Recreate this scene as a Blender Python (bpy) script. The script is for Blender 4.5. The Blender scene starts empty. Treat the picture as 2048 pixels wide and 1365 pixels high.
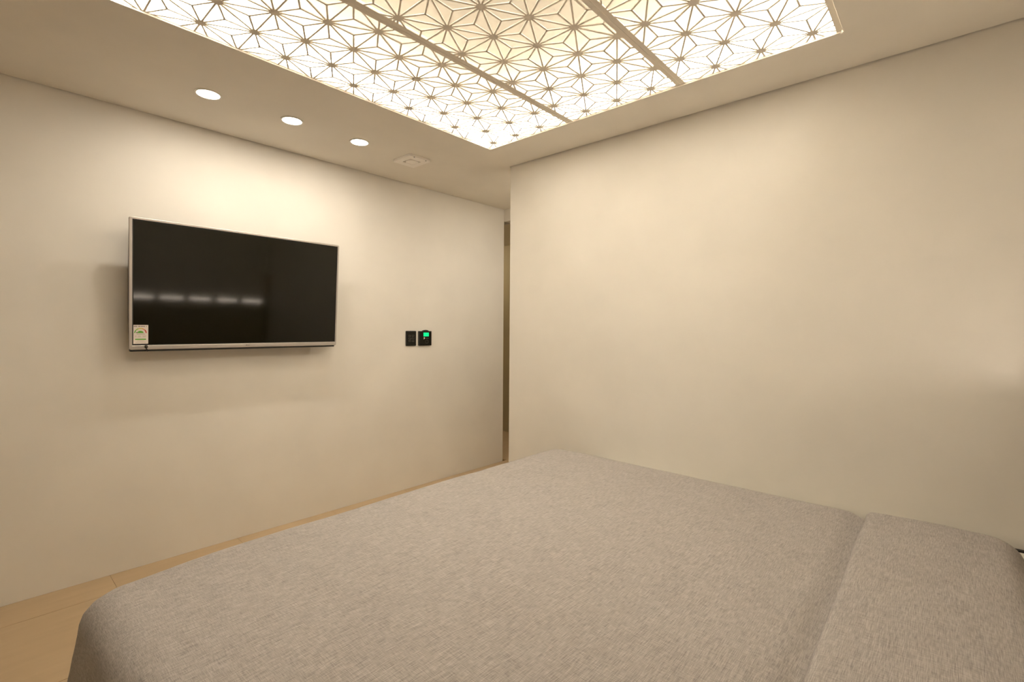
import bpy, bmesh, math, random
from mathutils import Vector, Matrix, noise
random.seed(7)
SC = bpy.context.scene
COL = SC.collection
PI = math.pi

# ------------------------------------------------------------------ camera
CAM_Z = 1.2295
cd = bpy.data.cameras.new('camera')
cd.sensor_fit = 'HORIZONTAL'; cd.sensor_width = 36.0
cd.lens = 976.544 / 2048 * 36.0
cd.clip_start = 0.02; cd.clip_end = 60
cam = bpy.data.objects.new('camera', cd); COL.objects.link(cam)
rx = Vector((0.74387423, 0.66828526, 0.00677739))
up = Vector((-0.02319571, 0.01568187, 0.99960794))
fw = Vector((-0.66791698, 0.7437398, -0.02716669))
m3 = Matrix((rx, up, -fw)).transposed()
cam.matrix_world = Matrix.Translation((0, 0, CAM_Z)) @ m3.to_4x4()
SC.camera = cam

# ------------------------------------------------------------------ world and exposure
w = bpy.data.worlds.new('world'); SC.world = w; w.use_nodes = True
w.node_tree.nodes['Background'].inputs[0].default_value = (1, 0.85, 0.62, 1)
w.node_tree.nodes['Background'].inputs[1].default_value = 0.02
SC.view_settings.view_transform = 'Standard'
SC.view_settings.look = 'None'
SC.view_settings.gamma = 1
SC.view_settings.use_curve_mapping = False
SC.view_settings.exposure = 0.36
SC.cycles.max_bounces = 10
SC.cycles.diffuse_bounces = 8
SC.cycles.caustics_reflective = False
SC.cycles.caustics_refractive = False
SC.cycles.sample_clamp_indirect = 10

WARM = (1.0, 0.91, 0.765)          # tint of all lamps in the room
LED_COVE = 17.0                     # ceiling cove LED tapes
LED_HEAD = 34.0                     # bars on the headboard ledge
DOWNLIGHT_W = 2.1                   # watts of each downlight

# ------------------------------------------------------------------ room numbers
XL = -3.045      # TV wall
YR = 2.4294      # right wall
XE = -2.204      # free end of the right wall
ZC = 2.3         # ceiling
YB = 3.271       # back wall / header
ZH = 2.193       # underside of header, hall ceiling
YF = 4.24        # hall far wall
XH = 0.40        # head wall (behind the photographer)
YN = -3.0       # near wall (left of the photographer)
RX0, RX1, RY0, RY1 = -2.085, -0.311, 0.30, 2.1155   # light well opening

# ------------------------------------------------------------------ materials
def mat(name, col, rough=0.6, metal=0.0, spec=0.5, emit=None, estr=0.0):
    m = bpy.data.materials.new(name); m.use_nodes = True
    b = m.node_tree.nodes['Principled BSDF']
    b.inputs['Base Color'].default_value = (*col, 1)
    b.inputs['Roughness'].default_value = rough
    b.inputs['Metallic'].default_value = metal
    b.inputs['Specular IOR Level'].default_value = spec
    if emit:
        b.inputs['Emission Color'].default_value = (*emit, 1)
        b.inputs['Emission Strength'].default_value = estr
    return m

def nd(m, t, **kw):
    n = m.node_tree.nodes.new(t)
    for k, v in kw.items(): setattr(n, k, v)
    return n

def paint(name, col, amp=0.03, scale=3.0, rough=0.55, bump=0.04, spec=0.3):
    """painted plaster: slight tone drift and roller texture"""
    m = mat(name, col, rough, spec=spec); L = m.node_tree.links
    b = m.node_tree.nodes['Principled BSDF']
    tc = nd(m, 'ShaderNodeTexCoord')
    n1 = nd(m, 'ShaderNodeTexNoise'); n1.inputs['Scale'].default_value = scale; n1.inputs['Detail'].default_value = 3
    cr = nd(m, 'ShaderNodeValToRGB')
    cr.color_ramp.elements[0].position = .3; cr.color_ramp.elements[1].position = .7
    cr.color_ramp.elements[0].color = (*[c * (1 - amp) for c in col], 1)
    cr.color_ramp.elements[1].color = (*[min(1, c * (1 + amp)) for c in col], 1)
    L.new(tc.outputs['Object'], n1.inputs['Vector']); L.new(n1.outputs['Fac'], cr.inputs['Fac'])
    L.new(cr.outputs['Color'], b.inputs['Base Color'])
    n2 = nd(m, 'ShaderNodeTexNoise'); n2.inputs['Scale'].default_value = 260; n2.inputs['Detail'].default_value = 2
    bp = nd(m, 'ShaderNodeBump'); bp.inputs['Strength'].default_value = bump; bp.inputs['Distance'].default_value = .002
    L.new(tc.outputs['Object'], n2.inputs['Vector']); L.new(n2.outputs['Fac'], bp.inputs['Height'])
    L.new(bp.outputs['Normal'], b.inputs['Normal'])
    return m

M = {}
M['wall'] = paint('cream wall paint', (.80, .775, .73))
M['ceil'] = paint('ceiling paint', (.80, .765, .70))
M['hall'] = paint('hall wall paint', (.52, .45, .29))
M['well'] = mat('white light well paint', (.91, .90, .88), .7, spec=.2)
M['well_top'] = mat('cream light well top', (.70, .665, .60), .8, spec=.2)
M['lattice'] = mat('off white lacquered board', (.80, .75, .67), .5, spec=.3)
M['led'] = mat('glowing LED tape', (1, 1, 1), .5, emit=WARM, estr=LED_COVE)
M['ledbar'] = mat('glowing LED bar', (1, 1, 1), .5, emit=(1, .86, .72), estr=LED_HEAD)
M['lens'] = mat('glowing downlight lens', (1, 1, 1), .5, emit=(1, .88, .70), estr=18)
M['trim'] = mat('white enamel', (.85, .83, .78), .35)
M['plastic_w'] = mat('white moulded plastic', (.90, .87, .83), .4)
M['duct'] = mat('grey duct plastic', (.42, .38, .32), .6)
M['black'] = mat('black plastic', (.012, .012, .010), .35)
M['black2'] = mat('satin black panel', (.010, .010, .008), .18)
M['button'] = mat('charcoal key', (.07, .064, .050), .35)
M['silver'] = mat('brushed silver bezel', (.50, .47, .44), .38, metal=.55)
M['lcd'] = mat('lit green display', (0, .3, .15), .4, emit=(0.0, .78, .20), estr=1.0)
M['print'] = mat('white print', (.75, .68, .58), .5)
M['printdim'] = mat('dim grey print', (.16, .13, .11), .5)
M['base'] = mat('dark walnut board', (.06, .035, .02), .45)
M['head'] = mat('brown headboard', (.30, .24, .17), .5)
M['sheet'] = paint('white cotton sheet', (.80, .78, .72), .02, 8, .8, .1)
M['dark'] = mat('dark shadow gap void', (.05, .035, .02), .9)
for n_, c_ in dict(paper=(.80, .74, .70), green=(.10, .42, .04), lime=(.32, .50, .05), yellow=(.72, .62, .05), orange=(.75, .30, .05),
                   red=(.60, .03, .02), ink=(.05, .04, .03), grey=(.42, .36, .30)).items():
    M['lb_' + n_] = mat('label ' + n_, c_, .5)

# tv screen: dark glass with a satin coat
m = mat('dark screen glass', (.0062, .0058, .0025), .07, spec=.36); M['screen'] = m
b = m.node_tree.nodes['Principled BSDF']; b.inputs['IOR'].default_value = 1.5

# floor tile: pale beige stone-wood with faint grain, tone per tile
m = mat('beige floor tile', (.56, .42, .26), .42, spec=.4); M['tile'] = m
L = m.node_tree.links; b = m.node_tree.nodes['Principled BSDF']
tc = nd(m, 'ShaderNodeTexCoord'); mp = nd(m, 'ShaderNodeMapping'); mp.inputs['Scale'].default_value = (9, 1.4, 1)
nz = nd(m, 'ShaderNodeTexNoise'); nz.inputs['Scale'].default_value = 2.5; nz.inputs['Detail'].default_value = 6
oi = nd(m, 'ShaderNodeObjectInfo')
mx = nd(m, 'ShaderNodeMath', operation='MULTIPLY_ADD'); mx.inputs[1].default_value = .35; mx.inputs[2].default_value = 0
ad = nd(m, 'ShaderNodeMath', operation='ADD')
cr = nd(m, 'ShaderNodeValToRGB')
cr.color_ramp.elements[0].position = .25; cr.color_ramp.elements[1].position = 1.0
cr.color_ramp.elements[0].color = (.50, .375, .235, 1); cr.color_ramp.elements[1].color = (.58, .445, .285, 1)
L.new(tc.outputs['Object'], mp.inputs['Vector']); L.new(mp.outputs['Vector'], nz.inputs['Vector'])
L.new(oi.outputs['Random'], mx.inputs[0]); L.new(mx.outputs[0], ad.inputs[0]); L.new(nz.outputs['Fac'], ad.inputs[1])
L.new(ad.outputs[0], cr.inputs['Fac']); L.new(cr.outputs['Color'], b.inputs['Base Color'])
M['grout'] = mat('floor joint', (.16, .10, .05), .8)

# duvet: slubby mélange linen, threads both ways
def linen(name):
    m = mat(name, (.4, .38, .36), .9, spec=.15); L = m.node_tree.links
    b = m.node_tree.nodes['Principled BSDF']
    b.inputs['Sheen Weight'].default_value = .15
    tc = nd(m, 'ShaderNodeTexCoord')
    fs = []
    for sc in ((850, 34, 300), (55, 850, 300)):
        mp = nd(m, 'ShaderNodeMapping'); mp.inputs['Scale'].default_value = sc
        nz = nd(m, 'ShaderNodeTexNoise'); nz.inputs['Scale'].default_value = 1.0; nz.inputs['Detail'].default_value = 2.5
        L.new(tc.outputs['Object'], mp.inputs['Vector']); L.new(mp.outputs['Vector'], nz.inputs['Vector']); fs.append(nz)
    n3 = nd(m, 'ShaderNodeTexNoise'); n3.inputs['Scale'].default_value = 14; n3.inputs['Detail'].default_value = 4
    L.new(tc.outputs['Object'], n3.inputs['Vector'])
    a1 = nd(m, 'ShaderNodeMath', operation='ADD'); w0 = nd(m, 'ShaderNodeMath', operation='MULTIPLY_ADD'); w0.inputs[1].default_value = 1.35; w0.inputs[2].default_value = -.175
    L.new(fs[0].outputs['Fac'], w0.inputs[0]); L.new(w0.outputs[0], a1.inputs[0]); L.new(fs[1].outputs['Fac'], a1.inputs[1])
    a2 = nd(m, 'ShaderNodeMath', operation='MULTIPLY_ADD'); a2.inputs[1].default_value = .5
    L.new(a1.outputs[0], a2.inputs[0])
    a3 = nd(m, 'ShaderNodeMath', operation='MULTIPLY_ADD'); a3.inputs[1].default_value = .08; a3.inputs[2].default_value = -.04
    L.new(n3.outputs['Fac'], a3.inputs[0]); L.new(a3.outputs[0], a2.inputs[2])
    cr = nd(m, 'ShaderNodeValToRGB')
    e = cr.color_ramp.elements
    e[0].position = .32; e[0].color = (.27, .25, .25, 1)
    e[1].position = .68; e[1].color = (.585, .56, .55, 1)
    L.new(a2.outputs[0], cr.inputs['Fac']); L.new(cr.outputs['Color'], b.inputs['Base Color'])
    bp = nd(m, 'ShaderNodeBump'); bp.inputs['Strength'].default_value = .35; bp.inputs['Distance'].default_value = .0012
    L.new(a1.outputs[0], bp.inputs['Height']); L.new(bp.outputs['Normal'], b.inputs['Normal'])
    return m
M['linen'] = linen('grey melange linen')

# ------------------------------------------------------------------ helpers
def box(bm, x0, x1, y0, y1, z0, z1, mx=None):
    vs = [bm.verts.new((x, y, z)) for z in (z0, z1) for y in (y0, y1) for x in (x0, x1)]
    for f in ((0, 2, 3, 1), (4, 5, 7, 6), (0, 1, 5, 4), (2, 6, 7, 3), (0, 4, 6, 2), (1, 3, 7, 5)):
        bm.faces.new([vs[i] for i in f])
    if mx is not None:
        for v in vs: v.co = mx @ v.co
    return vs

def prism(bm, pts, z0, z1):
    """closed 2-D outline (counter-clockwise) extruded from z0 to z1"""
    a_ = [bm.verts.new((x, y, z0)) for x, y in pts]; b_ = [bm.verts.new((x, y, z1)) for x, y in pts]
    n = len(pts)
    bm.faces.new(a_[::-1]); bm.faces.new(b_)
    for i in range(n): bm.faces.new((a_[i], a_[(i + 1) % n], b_[(i + 1) % n], b_[i]))

def circle(cx, cy, r, n=32, a0=0, a1=2 * PI):
    full = abs(a1 - a0 - 2 * PI) < 1e-6
    k = n if full else n + 1
    return [(cx + r * math.cos(a0 + (a1 - a0) * i / n), cy + r * math.sin(a0 + (a1 - a0) * i / n)) for i in range(k)]

def rrect(x0, x1, y0, y1, r, n=5):
    p = []
    for cx, cy, a in ((x1 - r, y0 + r, -PI / 2), (x1 - r, y1 - r, 0), (x0 + r, y1 - r, PI / 2), (x0 + r, y0 + r, PI)):
        p += [(cx + r * math.cos(a + PI / 2 * i / n), cy + r * math.sin(a + PI / 2 * i / n)) for i in range(n + 1)]
    return p

def ring(bm, outer, inner, z0, z1):
    n = len(outer)
    A = [[bm.verts.new((x, y, z)) for x, y in o] for o in (outer, inner) for z in (z0, z1)]
    o0, o1, i0, i1 = A
    for i in range(n):
        j = (i + 1) % n
        bm.faces.new((o0[i], o0[j], o1[j], o1[i])); bm.faces.new((i0[j], i0[i], i1[i], i1[j]))
        bm.faces.new((o1[i], o1[j], i1[j], i1[i])); bm.faces.new((o0[j], o0[i], i0[i], i0[j]))

def obj(name, bm, m, parent=None, smooth=False, bevel=0, loc=None, label=None):
    bmesh.ops.recalc_face_normals(bm, faces=bm.faces)
    me = bpy.data.meshes.new(name); bm.to_mesh(me); bm.free()
    me.materials.append(M[m] if isinstance(m, str) else m)
    if smooth:
        for p in me.polygons: p.use_smooth = True
    o = bpy.data.objects.new(name, me); COL.objects.link(o)
    if parent: o.parent = parent
    if loc: o.location = loc
    if bevel:
        md = o.modifiers.new('bevel', 'BEVEL'); md.width = bevel; md.segments = 2; md.limit_method = 'ANGLE'
        md.angle_limit = math.radians(40)
    if label: o['label'] = label
    return o

def bmb(*boxes):
    bm = bmesh.new()
    for b_ in boxes: box(bm, *b_)
    return bm

def struct(name, bm, m, parent=None, label=None):
    o = obj(name, bm, m, parent)
    if parent is None: o['kind'] = 'structure'
    if label: o['label'] = label
    return o

def thing(name, label, cat, loc=(0, 0, 0), rot=None, group=None):
    o = bpy.data.objects.new(name, None); COL.objects.link(o); o.location = loc
    o.empty_display_size = .05
    if rot is not None: o.rotation_euler = rot
    o['label'] = label; o['category'] = cat
    if group: o['group'] = group
    return o

def tag(o, label, cat, group=None):
    o['label'] = label; o['category'] = cat
    if group: o['group'] = group
    return o

# ------------------------------------------------------------------ room shell
ZT = ZC + .30
struct('wall_left', bmb((XL - .10, XL, YN, YB, 0, ZT)), 'wall', label='cream painted wall carrying the television')
struct('wall_right', bmb((XE, XH, YR, YR + .12, 0, ZT)), 'wall', label='plain cream wall beside the bed, ending at a free edge')
struct('wall_back', bmb((XL, -1.75, YB, YB + .10, ZH, ZT), (-1.85, -1.75, YR + .12, YB, 0, ZT), (-1.75, -1.2, YB, YB + .10, 0, ZT)), 'wall',
       label='cream header above the opening to the hall')
struct('wall_far', bmb((-4.7, -1.2, YF, YF + .1, 0, ZT)), 'hall', label='dim far wall of the hall')
struct('wall_hall', bmb((-4.7, XL - .10, YB, YB + .10, 0, ZT), (-4.8, -4.7, YB, YF + .1, 0, ZT), (-1.2, -1.1, YB, YF + .1, 0, ZT)), 'hall', label='side walls of the hall')
struct('wall_head', bmb((XH, XH + .1, YN, YR + .12, 0, ZT)), 'wall', label='cream wall behind the bed head')
struct('wall_near', bmb((XL - .10, XH + .1, YN - .1, YN, 0, ZT)), 'wall', label='cream wall on the near side of the room')

# ceiling board, 7 mm short of the walls (shadow gap), with the opening of the light well
G = .007
CT = .006
cb = bmb((XL + G, RX0, YN, YB - G, ZC, ZC + CT), (RX1, XH, YN, YR - G, ZC, ZC + CT),
         (RX0, RX1, YN, RY0, ZC, ZC + CT), (RX0, RX1, RY1, YR - G, ZC, ZC + CT),
         (RX0, XE - G + .0, YR - G, YR - G, ZC, ZC + CT)) if False else bmesh.new()
for bx_ in ((XL + G, XE - .004, YR - G, YB - G, ZC, ZC + CT), (XE - .004, -1.85, YR + .12, YB - G, ZC, ZC + CT),
            (XL + G, RX0, YN, YR - G, ZC, ZC + CT), (RX1, XH, YN, YR - G, ZC, ZC + CT),
            (RX0, RX1, YN, RY0, ZC, ZC + CT), (RX0, RX1, RY1, YR - G, ZC, ZC + CT)):
    box(cb, *bx_)
ceiling = struct('ceiling', cb, 'ceil', label='cream ceiling with a shadow gap along the walls')
# roof slab above keeps the void closed; dark void behind the shadow gap
struct('slab', bmb((XL - .1, XH + .1, YN - .1, YF + .1, ZT, ZT + .05)), 'dark', ceiling)
struct('hall_soffit', bmb((-4.7, -1.2, YB + .10, YF, ZH, ZH + .05)), 'ceil', ceiling)
struct('gap_backing', bmb((XL, XL + .03, YN, YB, ZC + .014, ZC + .018), (XE, XH, YR - .03, YR, ZC + .014, ZC + .018),
                          (XL, -1.85, YB - .03, YB, ZC + .014, ZC + .018)), 'dark', ceiling)

# light well above the opening: four sides and a top, white inside
WH = .152
wx0, wx1, wy0, wy1 = RX0 - .035, RX1 + .012, RY0 - .03, RY1 + .035
z0 = ZC + CT
struct('light_well', bmb((wx0 - .01, wx0, wy0, wy1, z0, z0 + WH), (wx1, wx1 + .01, wy0, wy1, z0, z0 + WH),
                         (wx0 - .01, wx1 + .01, wy0 - .01, wy0, z0, z0 + WH), (wx0 - .01, wx1 + .01, wy1, wy1 + .01, z0, z0 + WH)), 'well', ceiling)
struct('light_well_top', bmb((wx0 - .01, wx1 + .01, wy0 - .01, wy1 + .01, z0 + WH, z0 + WH + .01)), 'well_top', ceiling)

# floor: sub-floor and single tiles
fl = struct('floor', bmb((-4.8, XH + .1, YN - .1, YF + .1, -.06, -.004)), 'grout', label='pale beige tiled floor')
T = .575
bmt = bmesh.new(); box(bmt, .0013, T - .0013, .0013, T - .0013, -.004, 0)
tile0 = None
for i in range(-4, 6):
    for j in range(-7, 8):
        x0, y0 = -2.83 + T * i, .446 + T * (j - 1)
        xa, xb = max(x0, XL if y0 + T <= YB + .05 else -4.7), min(x0 + T, XH)
        ya, yb = max(y0, YN), min(y0 + T, YF)
        if xb - xa < .01 or yb - ya < .01: continue
        full = xb - xa > T - .001 and yb - ya > T - .001
        if full and tile0:
            t_ = tile0.copy(); COL.objects.link(t_); t_.location = (x0, y0, 0)
        elif full:
            t_ = obj('tile', bmt, 'tile', fl, loc=(x0, y0, 0)); tile0 = t_
        else:
            t_ = obj('tile', bmb((.0008, xb - xa - .0008, .0008, yb - ya - .0008, -.004, 0)), 'tile', fl, loc=(xa, ya, 0))

# ------------------------------------------------------------------ ceiling lattice panels
S = .1722; DY = .1497
Y0 = 2.0665
PB = [-2.103, -1.5065, -.9090, -.3124]
XO = [-2.0115, -1.372, -.7430]          # a node of the row nearest the right wall, per panel
LABEL = ['white star-lattice ceiling light panel nearest the television wall',
         'middle white star-lattice ceiling light panel, between the other two',
         'white star-lattice ceiling light panel farthest from the television, with an open gap along its edge']
BW = .0064; TH = .0035
def clip(p, q, r):
    x0, x1, y0, y1 = r; t0, t1 = 0., 1.; dx, dy = q[0] - p[0], q[1] - p[1]
    for d, a_ in ((-dx, p[0] - x0), (dx, x1 - p[0]), (-dy, p[1] - y0), (dy, y1 - p[1])):
        if abs(d) < 1e-9:
            if a_ < 0: return None
            continue
        t = a_ / d
        if d < 0: t0 = max(t0, t)
        else: t1 = min(t1, t)
    if t0 >= t1: return None
    return (p[0] + dx * t0, p[1] + dy * t0), (p[0] + dx * t1, p[1] + dy * t1)
def bar(bm, p, q, z0, z1, w_=BW):
    v = Vector((q[0] - p[0], q[1] - p[1])); l = v.length
    if l < .0008: return
    v /= l; n = Vector((-v.y, v.x)) * w_ / 2
    c = [(p[0] + n.x, p[1] + n.y), (p[0] - n.x, p[1] - n.y), (q[0] - n.x, q[1] - n.y), (q[0] + n.x, q[1] + n.y)]
    prism(bm, c, z0, z1)

zp = ZC + CT + .0005
for k in range(3):
    px0, px1 = PB[k] + .0006, PB[k + 1] - .0006
    py0, py1 = RY0 - .02, RY1 + .018
    t = thing('lattice_panel', LABEL[k], 'ceiling light', ((px0 + px1) / 2, (py0 + py1) / 2, zp))
    t['group'] = 'star-lattice panels of the ceiling light'
    ox, oy = t.location.x, t.location.y
    FWD = .019
    bm = bmesh.new()
    ring(bm, [(px0 - ox, py0 - oy), (px1 - ox, py0 - oy), (px1 - ox, py1 - oy), (px0 - ox, py1 - oy)],
         [(px0 + FWD - ox, py0 + FWD - oy), (px1 - FWD - ox, py0 + FWD - oy), (px1 - FWD - ox, py1 - FWD - oy), (px0 + FWD - ox, py1 - FWD - oy)], 0, .004)
    obj('frame', bm, 'lattice', t)
    for xx in (px0 + .004, px1 - .006):
        obj('stiffening_rib', bmb((xx - ox, xx + .002 - ox, py0 + .002 - oy, py1 - .002 - oy, .0042, .020)), 'lattice', t)
    rect = (px0 + FWD - .002, px1 - FWD + .002, py0 + FWD - .002, py1 - FWD + .002)
    bm = bmesh.new()
    for r in range(-1, 14):
        y = Y0 - DY * r
        for c in range(-3, 8):
            x = XO[k] + S * c - (S / 2 if r % 2 else 0) + (S if False else 0)
            A = (x, y); B = (x + S, y); Cc = (x + S / 2, y - DY); D = (x + S / 2, y + DY)
            Lw = (x - S / 2, y - DY)
            segs = [(A, B), (A, Cc), (A, Lw)]
            c1 = (x + S / 2, y - DY / 3); c2 = (x + S / 2, y + DY / 3)
            for cc, tri in ((c1, (A, B, Cc)), (c2, (A, B, D))):
                for v in tri: segs.append((cc, v))
            for p, q in segs:
                s_ = clip(p, q, rect)
                if s_: bar(bm, (s_[0][0] - ox, s_[0][1] - oy), (s_[1][0] - ox, s_[1][1] - oy), .0004, .0004 + TH)
            R_ = .0175
            if rect[0] - R_ < x < rect[1] + R_ and rect[2] - R_ < y < rect[3] + R_:
                pts = []
                for (cx, cy) in circle(x, y, R_, 24):
                    pts.append((min(max(cx, rect[0]), rect[1]) - ox, min(max(cy, rect[2]), rect[3]) - oy))
                prism(bm, pts, .0002, .0002 + TH)
    bmesh.ops.remove_doubles(bm, verts=bm.verts, dist=1e-6) if False else None
    obj('lattice', bm, 'lattice', t)

# LED tapes lying on the rim of the well, facing up, round all four sides
zl = ZC + CT + .034
def led_run(origin, inward, length, lab):
    """origin: foot of the side wall; inward: unit vector into the well; runs along its left-hand normal"""
    along = Vector((-inward[1], inward[0], 0)); inw = Vector((inward[0], inward[1], 0)); zz = Vector((0, 0, 1))
    t = thing('light_strip', lab, 'light', origin)
    t.rotation_euler = Matrix((inw, along, zz)).transposed().to_euler()
    h = length / 2
    obj('backing_strip', bmb((.0002, .0030, -h, h, -.004, .102)), 'plastic_w', t)
    obj('glowing_strip', bmb((.0032, .0060, -h + .001, h - .001, 0, .098)), 'led', t)
mxx, myy = (wx0 + wx1) / 2, (wy0 + wy1) / 2
led_run((wx0, myy, zl), (1, 0), wy1 - wy0 - .06, 'glowing white LED light strip inside the light well, on the television side')
led_run((wx1, myy, zl), (-1, 0), wy1 - wy0 - .06, 'glowing white LED light strip inside the light well, on the bed head side')
led_run((mxx, wy1, zl), (0, -1), wx1 - wx0 - .06, 'glowing white LED light strip inside the light well, along the right wall side')
led_run((mxx, wy0, zl), (0, 1), wx1 - wx0 - .06, 'glowing white LED light strip inside the light well, on the near side')

# ------------------------------------------------------------------ downlights
def downlight(x, y, label, group='row of three recessed downlights', power=DOWNLIGHT_W):
    t = thing('downlight', label, 'downlight', (x, y, ZC), group=group)
    bm = bmesh.new(); ring(bm, circle(0, 0, .055, 40), circle(0, 0, .047, 40), -.004, -.0002)
    obj('trim_ring', bm, 'trim', t, smooth=False)
    bm = bmesh.new(); prism(bm, circle(0, 0, .0468, 40), -.0025, -.0004)
    obj('lens', bm, 'lens', t)
    ld = bpy.data.lights.new('downlight_lamp', 'AREA'); ld.shape = 'DISK'; ld.size = .05
    ld.energy = power; ld.color = (1, .90, .75)
    lo = bpy.data.objects.new('downlight_lamp', ld); COL.objects.link(lo); lo.parent = t; lo.location = (0, 0, -.0045)
    return t
downlight(-2.575, .757, 'glowing recessed downlight farthest from the ceiling vent')
downlight(-2.573, 1.142, 'glowing recessed downlight, the middle one of the row of three')
downlight(-2.572, 1.531, 'glowing recessed downlight nearest the square ceiling vent')

downlight(-2.05, 2.92, 'recessed downlight of the passage, hidden behind the free end of the right wall', None, 6.0)

# added fill light to brighten the hall, out of sight round the corner
t = thing('hall_fill', 'round fill light added to brighten the dim hall, out of sight', 'ceiling light', (-4.25, 3.80, ZH), )
bm = bmesh.new(); prism(bm, circle(0, 0, .07, 28), -.03, -.0005); obj('fill_disc', bm, mat('glowing hall fill', (1, 1, 1), .5, emit=(1, .86, .66), estr=32), t, bevel=.006)

# ------------------------------------------------------------------ square ceiling vent
t = thing('ceiling_vent', 'small square white ceiling vent with a crescent-shaped throat', 'vent', (-2.590, 1.913, ZC))
bm = bmesh.new(); hx, hy = .090, .080
out = rrect(-hx, hx, -hy, hy, .008, 7)
ring(bm, out, [(.056 * math.cos(math.atan2(p[1] / hy, p[0] / hx)), .056 * math.sin(math.atan2(p[1] / hy, p[0] / hx))) for p in out], -.014, -.0002)
obj('cover_plate', bm, 'plastic_w', t, bevel=.0015)
bm = bmesh.new(); prism(bm, circle(0, 0, .0558, 32), -.0035, -.0004); obj('throat', bm, 'duct', t, label='darker recessed throat')
bm = bmesh.new(); prism(bm, circle(-.010, .010, .041, 32), -.0130, -.0036); obj('damper_disc', bm, 'plastic_w', t, bevel=.002)
for yy in (-.045, .045):
    bm = bmesh.new(); prism(bm, circle(hx - .004, yy, .0042, 12), -.0152, -.0138); obj('screw_hole', bm, 'black', t, label='small black screw hole')

# white bead standing in for the bright light leak at the gap corner
t = thing('leak_spot', 'tiny white bead standing in for the light leak at the corner gap of the ceiling light', 'leak_mark', (-.316, 2.111, ZC))
bm = bmesh.new(); bmesh.ops.create_uvsphere(bm, u_segments=12, v_segments=8, radius=.0042); 
for v in bm.verts: v.co.z = v.co.z - .0035
obj('leak_head', bm, 'trim', t, smooth=True)
bm = bmesh.new(); prism(bm, circle(0, 0, .0016, 10), -.002, .006); obj('leak_stem', bm, 'trim', t)

# ------------------------------------------------------------------ television
TW, THT = 1.0636, .6365
tilt = math.radians(4)
tv = thing('television', 'flat black television with a thin silver bezel, mounted on the left wall', 'television', (XL + .110, .514, CAM_Z - .120))
# local frame: u = +Y (along the wall), v = up the screen, n = out of the screen (+X)
n_ = Vector((math.cos(tilt), 0, -math.sin(tilt))); v_ = Vector((math.sin(tilt), 0, math.cos(tilt))); u_ = Vector((0, 1, 0))
tv.rotation_euler = Matrix((u_, v_, n_)).transposed().to_euler()
# in this frame x = u, y = v, z = n
bm = bmesh.new()
ring(bm, rrect(0, TW, 0, THT, .010, 4), rrect(.0131, TW - .0095, .0225, THT - .0115, .001, 4), -.012, 0)
obj('bezel', bm, 'silver', tv, bevel=.0025, label='silver bezel')
bm = bmesh.new(); ring(bm, rrect(.0133, TW - .0097, .0227, THT - .0117, .001, 4), rrect(.0175, TW - .0125, .0262, THT - .0145, .001, 4), -.006, -.0028)
obj('screen_border', bm, 'black', tv)
obj('screen', bmb((.0133, TW - .0097, .0227, THT - .0117, -.008, -.0035)), 'screen', tv)
bm = bmesh.new()
prof = [(0.004, -.013), (.010, -.030), (.16, -.052), (.40, -.052), (.60, -.034), (THT - .006, -.022), (THT - .004, -.013)]
vs0 = [bm.verts.new((.004, y, z)) for y, z in prof]; vs1 = [bm.verts.new((TW - .004, y, z)) for y, z in prof]
bm.faces.new(vs0); bm.faces.new(vs1[::-1])
for i in range(len(prof)):
    j = (i + 1) % len(prof); bm.faces.new((vs0[i], vs0[j], vs1[j], vs1[i]))
obj('back_housing', bm, 'black', tv, bevel=.003)
obj('speaker_lip', bmb((.006, TW - .012, -.0085, .0010, -.034, -.0045)), 'black', tv)
# bracket reaching back to the wall
obj('wall_bracket', bmb((.38, .68, .20, .42, -.062, -.054), (.44, .47, .12, .48, -.100, -.055), (.59, .62, .12, .48, -.100, -.055)), 'black', tv)
# sensor bud under the bezel
bm = bmesh.new(); bmesh.ops.create_uvsphere(bm, u_segments=14, v_segments=10, radius=.0075)
for v in bm.verts: v.co += Vector((.0675, .0145, .002))
obj('sensor_bud', bm, 'black', tv, smooth=True)
bm = bmesh.new(); bar(bm, (.0675, .015), (.0675, .022), -.001, .003, .009); bar(bm, (.066, .012), (.0745, -.008), -.003, .003, .005)
obj('sensor_stem', bm, 'black', tv)
# maker's mark on the lower bezel: ring with a small cut, then two letters
bm = bmesh.new(); ring(bm, circle(.5265, .0128, .0036, 20), circle(.5265, .0128, .0026, 20), .0002, .0007)
bar(bm, (.5265, .0125), (.5265, .0150), .0002, .0007, .0008); bar(bm, (.5265, .0125), (.5290, .0125), .0002, .0007, .0008)
obj('logo_mark', bm, M['lb_ink'], tv)
def text(name, s, size, loc, m, parent, ext=.0002):
    cu = bpy.data.curves.new(name, 'FONT'); cu.body = s; cu.size = size; cu.extrude = ext; cu.resolution_u = 3
    tmp = bpy.data.objects.new(name, cu); COL.objects.link(tmp)
    bpy.context.view_layer.update()
    me = bpy.data.meshes.new_from_object(tmp.evaluated_get(bpy.context.evaluated_depsgraph_get()))
    bpy.data.objects.remove(tmp)
    me.materials.clear(); me.materials.append(M[m])
    o = bpy.data.objects.new(name, me); COL.objects.link(o); o.parent = parent; o.location = loc
    return o
text('logo_letters', 'LG', .0085, (.532, .0100, .0006), 'lb_ink', tv)

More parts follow.
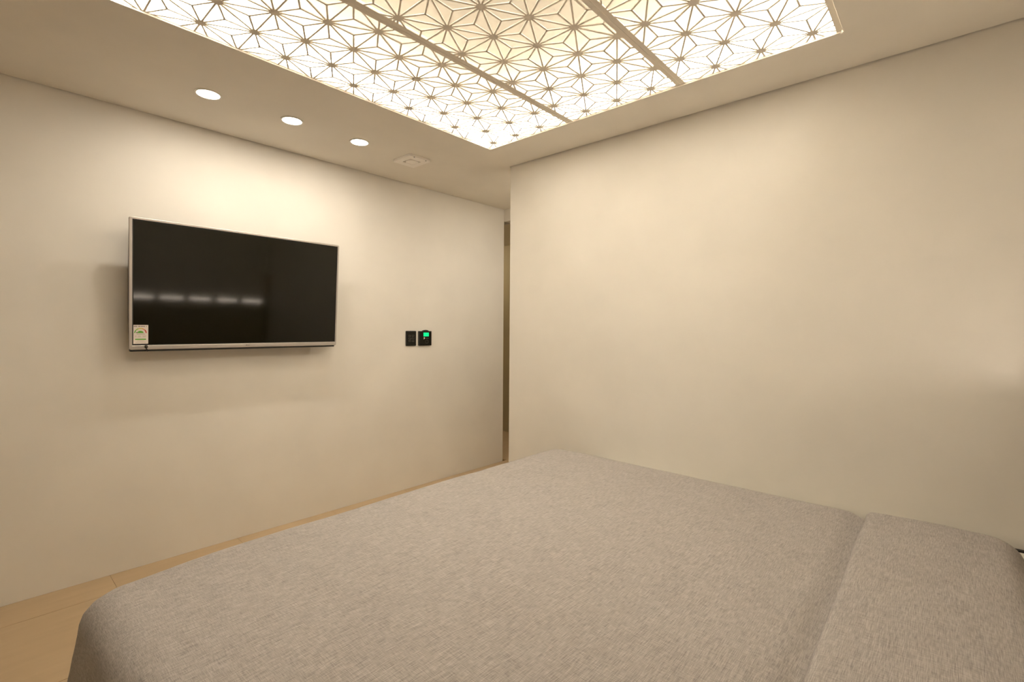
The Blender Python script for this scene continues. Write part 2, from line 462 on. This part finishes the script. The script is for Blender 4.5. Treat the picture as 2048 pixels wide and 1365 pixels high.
# energy label stuck on the lower left of the screen
LX, LY, LWd, LH = .0165, .0290, .0600, .0925
el = obj('energy_label', bmb((LX, LX + LWd, LY, LY + LH, -.0034, -.0030)), 'lb_paper', tv, label='white energy rating label')
zl0, zl1 = -.0029, -.0025
def lab(name, bm, m): return obj(name, bm, m, el)
cx, cy = LX + .029, LY + .053
arcs = [(PI, PI * .80, 'lb_green'), (PI * .79, PI * .61, 'lb_lime'), (PI * .60, PI * .42, 'lb_yellow'), (PI * .41, PI * .26, 'lb_orange'), (PI * .25, 0, 'lb_red')]
for a1, a0, mm in arcs:
    bm = bmesh.new(); o_ = circle(cx, cy, .0245, 8, a0, a1); i_ = circle(cx, cy, .0205, 8, a0, a1)
    prism(bm, o_ + i_[::-1], zl0, zl1); lab('rating_arc', bm, mm)
bm = bmesh.new(); prism(bm, [(cx + (p - cx) * 1.0, cy + (q - cy) * .85) for p, q in circle(cx, cy, .0125, 14, 0, PI)], zl0, zl1); lab('rating_dome', bm, 'lb_green')
bm = bmesh.new(); prism(bm, circle(cx - .0145, cy + .002, .0025, 10), zl0, zl1); bar(bm, (cx - .015, cy - .0055), (cx + .017, cy - .0055), zl0, zl1, .0012); lab('rating_pointer', bm, 'lb_ink')
bm = bmesh.new()
for x0, x1 in ((.003, .0165), (.020, .030), (.031, .0475), (.051, .056)):
    n = max(1, int((x1 - x0) / .003))
    for i in range(n):
        xx = LX + x0 + (x1 - x0) * i / n
        bar(bm, (xx, LY + .0862), (xx + .0022, LY + .0862), zl0, zl1, .0034)
        bar(bm, (xx, LY + .0835), (xx + .0022, LY + .0835), zl0, zl1, .0010)
lab('heading_print', bm, 'lb_ink')
bm = bmesh.new()
for yy, x0, x1 in ((.0385, .008, .013), (.0345, .008, .013), (.0385, .020, .030), (.0345, .018, .031), (.0385, .037, .052), (.0345, .038, .050), (.0145, .016, .044), (.0075, .010, .050)):
    bar(bm, (LX + x0, LY + yy), (LX + x1, LY + yy), zl0, zl1, .0012)
lab('small_print', bm, 'lb_grey')
bm = bmesh.new(); bar(bm, (LX + .008, LY + .0225), (LX + .051, LY + .0225), zl0, zl1, .0052); lab('rating_band', bm, 'lb_green')

# ------------------------------------------------------------------ switch and thermostat (local: x = along wall, y = up, z = out of wall)
RW = Matrix((Vector((0, 1, 0)), Vector((0, 0, 1)), Vector((1, 0, 0)))).transposed().to_euler()
sw = thing('light_switch', 'narrow black switch plate with two rows of keys, left of the thermostat', 'switch', (XL, 2.193, CAM_Z - .1425), RW)
bm = bmesh.new(); prism(bm, rrect(0, .092, 0, .113, .006), .0005, .009); obj('plate', bm, 'black', sw, bevel=.0015)
bm = bmesh.new(); prism(bm, rrect(.009, .083, .008, .105, .003), .0092, .0104); obj('glass_face', bm, 'black2', sw)
for r in range(3):
    for c in range(2):
        bm = bmesh.new(); x0 = .020 + c * .030; y0 = .030 + r * .020
        ring(bm, rrect(x0, x0 + .022, y0, y0 + .014, .003), rrect(x0 + .0035, x0 + .0185, y0 + .0035, y0 + .0105, .001), .0105, .0112)
        obj('key', bm, 'button', sw)
th = thing('thermostat', 'black wall thermostat with a lit green display, right of the switch', 'thermostat', (XL, 2.309, CAM_Z - .1425), RW)
bm = bmesh.new(); prism(bm, rrect(0, .121, 0, .112, .003), .0005, .014); obj('body', bm, 'black', th, bevel=.0015)
bm = bmesh.new(); prism(bm, [(.036, .1105), (.094, .1105)] + [(.065 + .029 * math.cos(a_), .1105 + .0105 * math.sin(a_)) for a_ in [PI * i / 14 for i in range(1, 14)]], .001, .0135)
obj('top_hump', bm, 'black', th)
bm = bmesh.new(); prism(bm, rrect(.008, .113, .007, .105, .002), .0142, .0152); obj('glass_face', bm, 'black2', th)
obj('display', bmb((.041, .092, .071, .100, .0153, .0160)), 'lcd', th, label='lit green display')
bm = bmesh.new(); prism(bm, [(.041, .060), (.046, .0655), (.056, .058), (.046, .0475), (.041, .051), (.047, .0565)], .0153, .0158)
obj('arrow_mark', bm, 'print', th)
bm = bmesh.new()
for i in range(6): bar(bm, (.060 + i * .0055, .056), (.0638 + i * .0055, .056), .0153, .0157, .004)
obj('name_print', bm, 'printdim', th)
bm = bmesh.new(); ring(bm, circle(.074, .030, .015, 24), circle(.074, .030, .0125, 24), .0153, .0158); obj('dial_ring', bm, 'button', th)

# ------------------------------------------------------------------ bed
bed = thing('bed', 'low bed with a white fitted sheet showing at the right edge', 'bed', (-.6, 1.34, 0))
bo = Vector((-.6, 1.34, 0))
MX0, MX1, MY0, MY1, MZ0, MZ1 = -1.50, .335, .28, 2.402, .24, .472
def bb(x0, x1, y0, y1, z0, z1): return bmb((x0 - bo.x, x1 - bo.x, y0 - bo.y, y1 - bo.y, z0, z1))
obj('base', bb(MX0 + .02, MX1 - .005, MY0 + .02, MY1 - .01, .09, .238), 'base', bed, bevel=.006)
obj('gap_shadow_strip', bb(.02, MX1, MY1 + .003, MY1 + .022, .09, MZ1 + .001), mat('near black gap shadow', (.012, .008, .006), .6), bed)  # dark strip painted in for the shadow between bed and wall
obj('mattress', bb(MX0, MX1, MY0, MY1, MZ0, MZ1), 'sheet', bed, bevel=.010, label='mattress in a white fitted sheet')
for x in (MX0 + .06, MX1 - .12):
    for y in (MY0 + .06, MY1 - .12):
        obj('leg', bb(x, x + .06, y, y + .06, 0, .09), 'base', bed, bevel=.004)

# duvet: rounded cloth over the mattress
DX0, DX1, DY0, DY1, DZ = -1.687, .192, .172, 2.250, .558
NG = 150
RHO = .80
CR = .085
def outline(p, q, inset):
    A = (DX1 - DX0) / 2 - inset; B = (DY1 - DY0) / 2 - inset; r = max(CR - inset * .5, .03)
    x, y = p * A, q * B
    cx_, cy_ = A - r, B - r
    if abs(x) > cx_ and abs(y) > cy_:
        vx, vy = abs(x) - cx_, abs(y) - cy_; l = math.hypot(vx, vy) or 1
        x = math.copysign(cx_ + vx / l * r, x); y = math.copysign(cy_ + vy / l * r, y)
    return x, y
def profile(w):
    """w 0..1 -> (inset, drop): a rounded shoulder and then the hanging side"""
    Rr = .080
    L1 = Rr * PI / 2; L2 = .30
    s = w * (L1 + L2)
    if s < L1:
        a_ = s / Rr; return Rr * (1 - math.sin(a_)), Rr * (1 - math.cos(a_))
    return -.04 * (s - L1) / L2, Rr + (s - L1)
FOLD_X = -.215
def top_z(x, y):
    n1 = noise.noise(Vector((x * 1.7, y * 1.7, 3.1)))
    n2 = noise.noise(Vector((x * 4.5, y * 4.5, 7.7)))
    z = .010 * n1 + .0045 * n2
    d = (x - (FOLD_X + .02 * (2.2 - y) * .9))
    z -= .020 * math.exp(-((x - DX0) ** 2 + (y - DY0) ** 2) / .09)
    z -= .016 * math.exp(-((d + .006) / .030) ** 2)
    return z
bm = bmesh.new(); grid = []
cx0, cy0 = (DX0 + DX1) / 2, (DY0 + DY1) / 2
for i in range(NG + 1):
    row = []
    for j in range(NG + 1):
        u = -1 + 2 * i / NG; v = -1 + 2 * j / NG
        # spend more rings on the shoulder
        f = lambda a: math.copysign(1 - (1 - abs(a)) ** 1.25, a)
        u, v = f(u), f(v)
        rho = max(abs(u), abs(v))
        if rho < 1e-9: x = y = 0.; dr = 0.
        else:
            p, q = u / rho, v / rho
            if rho <= RHO:
                x, y = outline(p, q, .080); x *= rho / RHO; y *= rho / RHO; dr = 0.
            else:
                ins, dr = profile((rho - RHO) / (1 - RHO)); x, y = outline(p, q, ins)
        X, Y = cx0 + x, cy0 + y
        z = DZ - dr + top_z(X, Y) * max(0, 1 - dr * 4)
        # soft waves down the hanging sides
        if dr > .06:
            k_ = min(1, (dr - .06) * 4)
            if Y < DY0 + .06: Y -= k_ * .012 * (1 + math.sin(X * 17 + 1.3)); 
            if X < DX0 + .06: X -= k_ * .012 * (1 + math.sin(Y * 15))
        if X > MX0 - .012 and Y > MY0 - .012: z = max(z, MZ1 + .004)
        row.append(bm.verts.new((X, Y, z)))
    grid.append(row)
for i in range(NG):
    for j in range(NG): bm.faces.new((grid[i][j], grid[i + 1][j], grid[i + 1][j + 1], grid[i][j + 1]))
du = obj('duvet', bm, 'linen', None, smooth=True)
tag(du, 'grey woven linen duvet spread over the bed, hanging down its near side', 'duvet')

# turned-back flap at the head end
bm = bmesh.new(); g = []
NX, NY = 46, 130
for j in range(NY + 1):
    y = (DY0 + .020) + (DY1 - DY0 - .045) * j / NY
    row = []
    xf = FOLD_X + .018 * (2.2 - y) + .004 * noise.noise(Vector((y * 3, 0, 5)))
    for i in range(NX + 1):
        s = i / NX
        x = xf + (DX1 + .004 - xf) * s
        lift = .013 * (1 - math.exp(-s * 60)) + .006 * math.sin(PI * min(1, s * 1.1)) - .0005
        ey = min(y - DY0, DY1 - y); ex = DX1 - x
        def sh(e, Rr=.070):
            e = max(0, min(e, Rr)); return Rr - math.sqrt(max(0, Rr * Rr - (Rr - e) ** 2))
        # distance to rounded corner
        qx, qy = max(CR - ex, 0), max(CR - ey, 0)
        e = min(ex, ey) if qx == 0 or qy == 0 else CR - math.hypot(qx, qy)
        z = DZ - sh(e) + noise.noise(Vector((x * 1.7, y * 1.7, 3.1))) * .010 + noise.noise(Vector((x * 4.5, y * 4.5, 7.7))) * .0045 + lift
        z = max(z, MZ1 + .012)
        row.append(bm.verts.new((x, y, z)))
    g.append(row)
for j in range(NY):
    for i in range(NX): bm.faces.new((g[j][i], g[j][i + 1], g[j + 1][i + 1], g[j + 1][i]))
fo = obj('turned_flap', bm, 'linen', du, smooth=True, label='turned-back flap with a hemmed edge')
md = fo.modifiers.new('thick', 'SOLIDIFY'); md.thickness = .009; md.offset = -1

# ------------------------------------------------------------------ headboard ledge with LED bars (seen as the streak in the screen)
hb = thing('headboard', 'dark brown headboard with a lit ledge, seen only mirrored in the television', 'headboard', (XH, 1.0, 0))
obj('board', bmb((-.055, -.003, -1.0, YR - 1.0 - .004, .02, 1.045)), 'head', hb, bevel=.004)
obj('ledge_lip', bmb((-.036, -.031, -1.0, YR - 1.0 - .004, 1.046, 1.0590)), 'head', hb)
obj('spill_blocker', bmb((-.17, -.056, YR - 1.0 - .034, YR - 1.0 - .010, .60, 1.40)), 'head', hb, bevel=.003)  # unseen panel added to keep LED spill off the right wall
obj('spill_cap', bmb((-.055, -.003, YR - 1.0 - .016, YR - 1.0 - .004, 1.046, 1.10)), 'head', hb)  # end cap added to block the last bar's light towards the wall
ys = [1.333 + .27 * i for i in range(-2, 5)]
led0 = None
for i, y in enumerate(ys[:-1]):
    yb = min(y + .262, 2.41)
    if led0 is None:
        bm = bmb((-.002, .002, .022, .240, .010, .018)); t = thing('led_bar', 'short glowing LED bar on the headboard ledge', 'light', (XH - .010, y, 1.046), group='LED bars along the headboard ledge')
        obj('tube', bm, 'ledbar', t); obj('socket_baffle', bmb((-.020, .006, 0, .0216, 0, .070)), 'base', t); obj('rail', bmb((-.004, .004, .0218, .250, 0, .0096)), 'base', t); led0 = t  # sockets made tall as added baffles against sideways light spill
    else:
        t = led0.copy(); COL.objects.link(t); t.location = (XH - .010, y, 1.046)
        for ch in led0.children:
            c_ = ch.copy(); COL.objects.link(c_); c_.parent = t
    t['label'] = 'short glowing LED bar on the headboard ledge, ' + ['sixth', 'fifth', 'fourth', 'third', 'second', 'first'][i] + ' from the right wall'
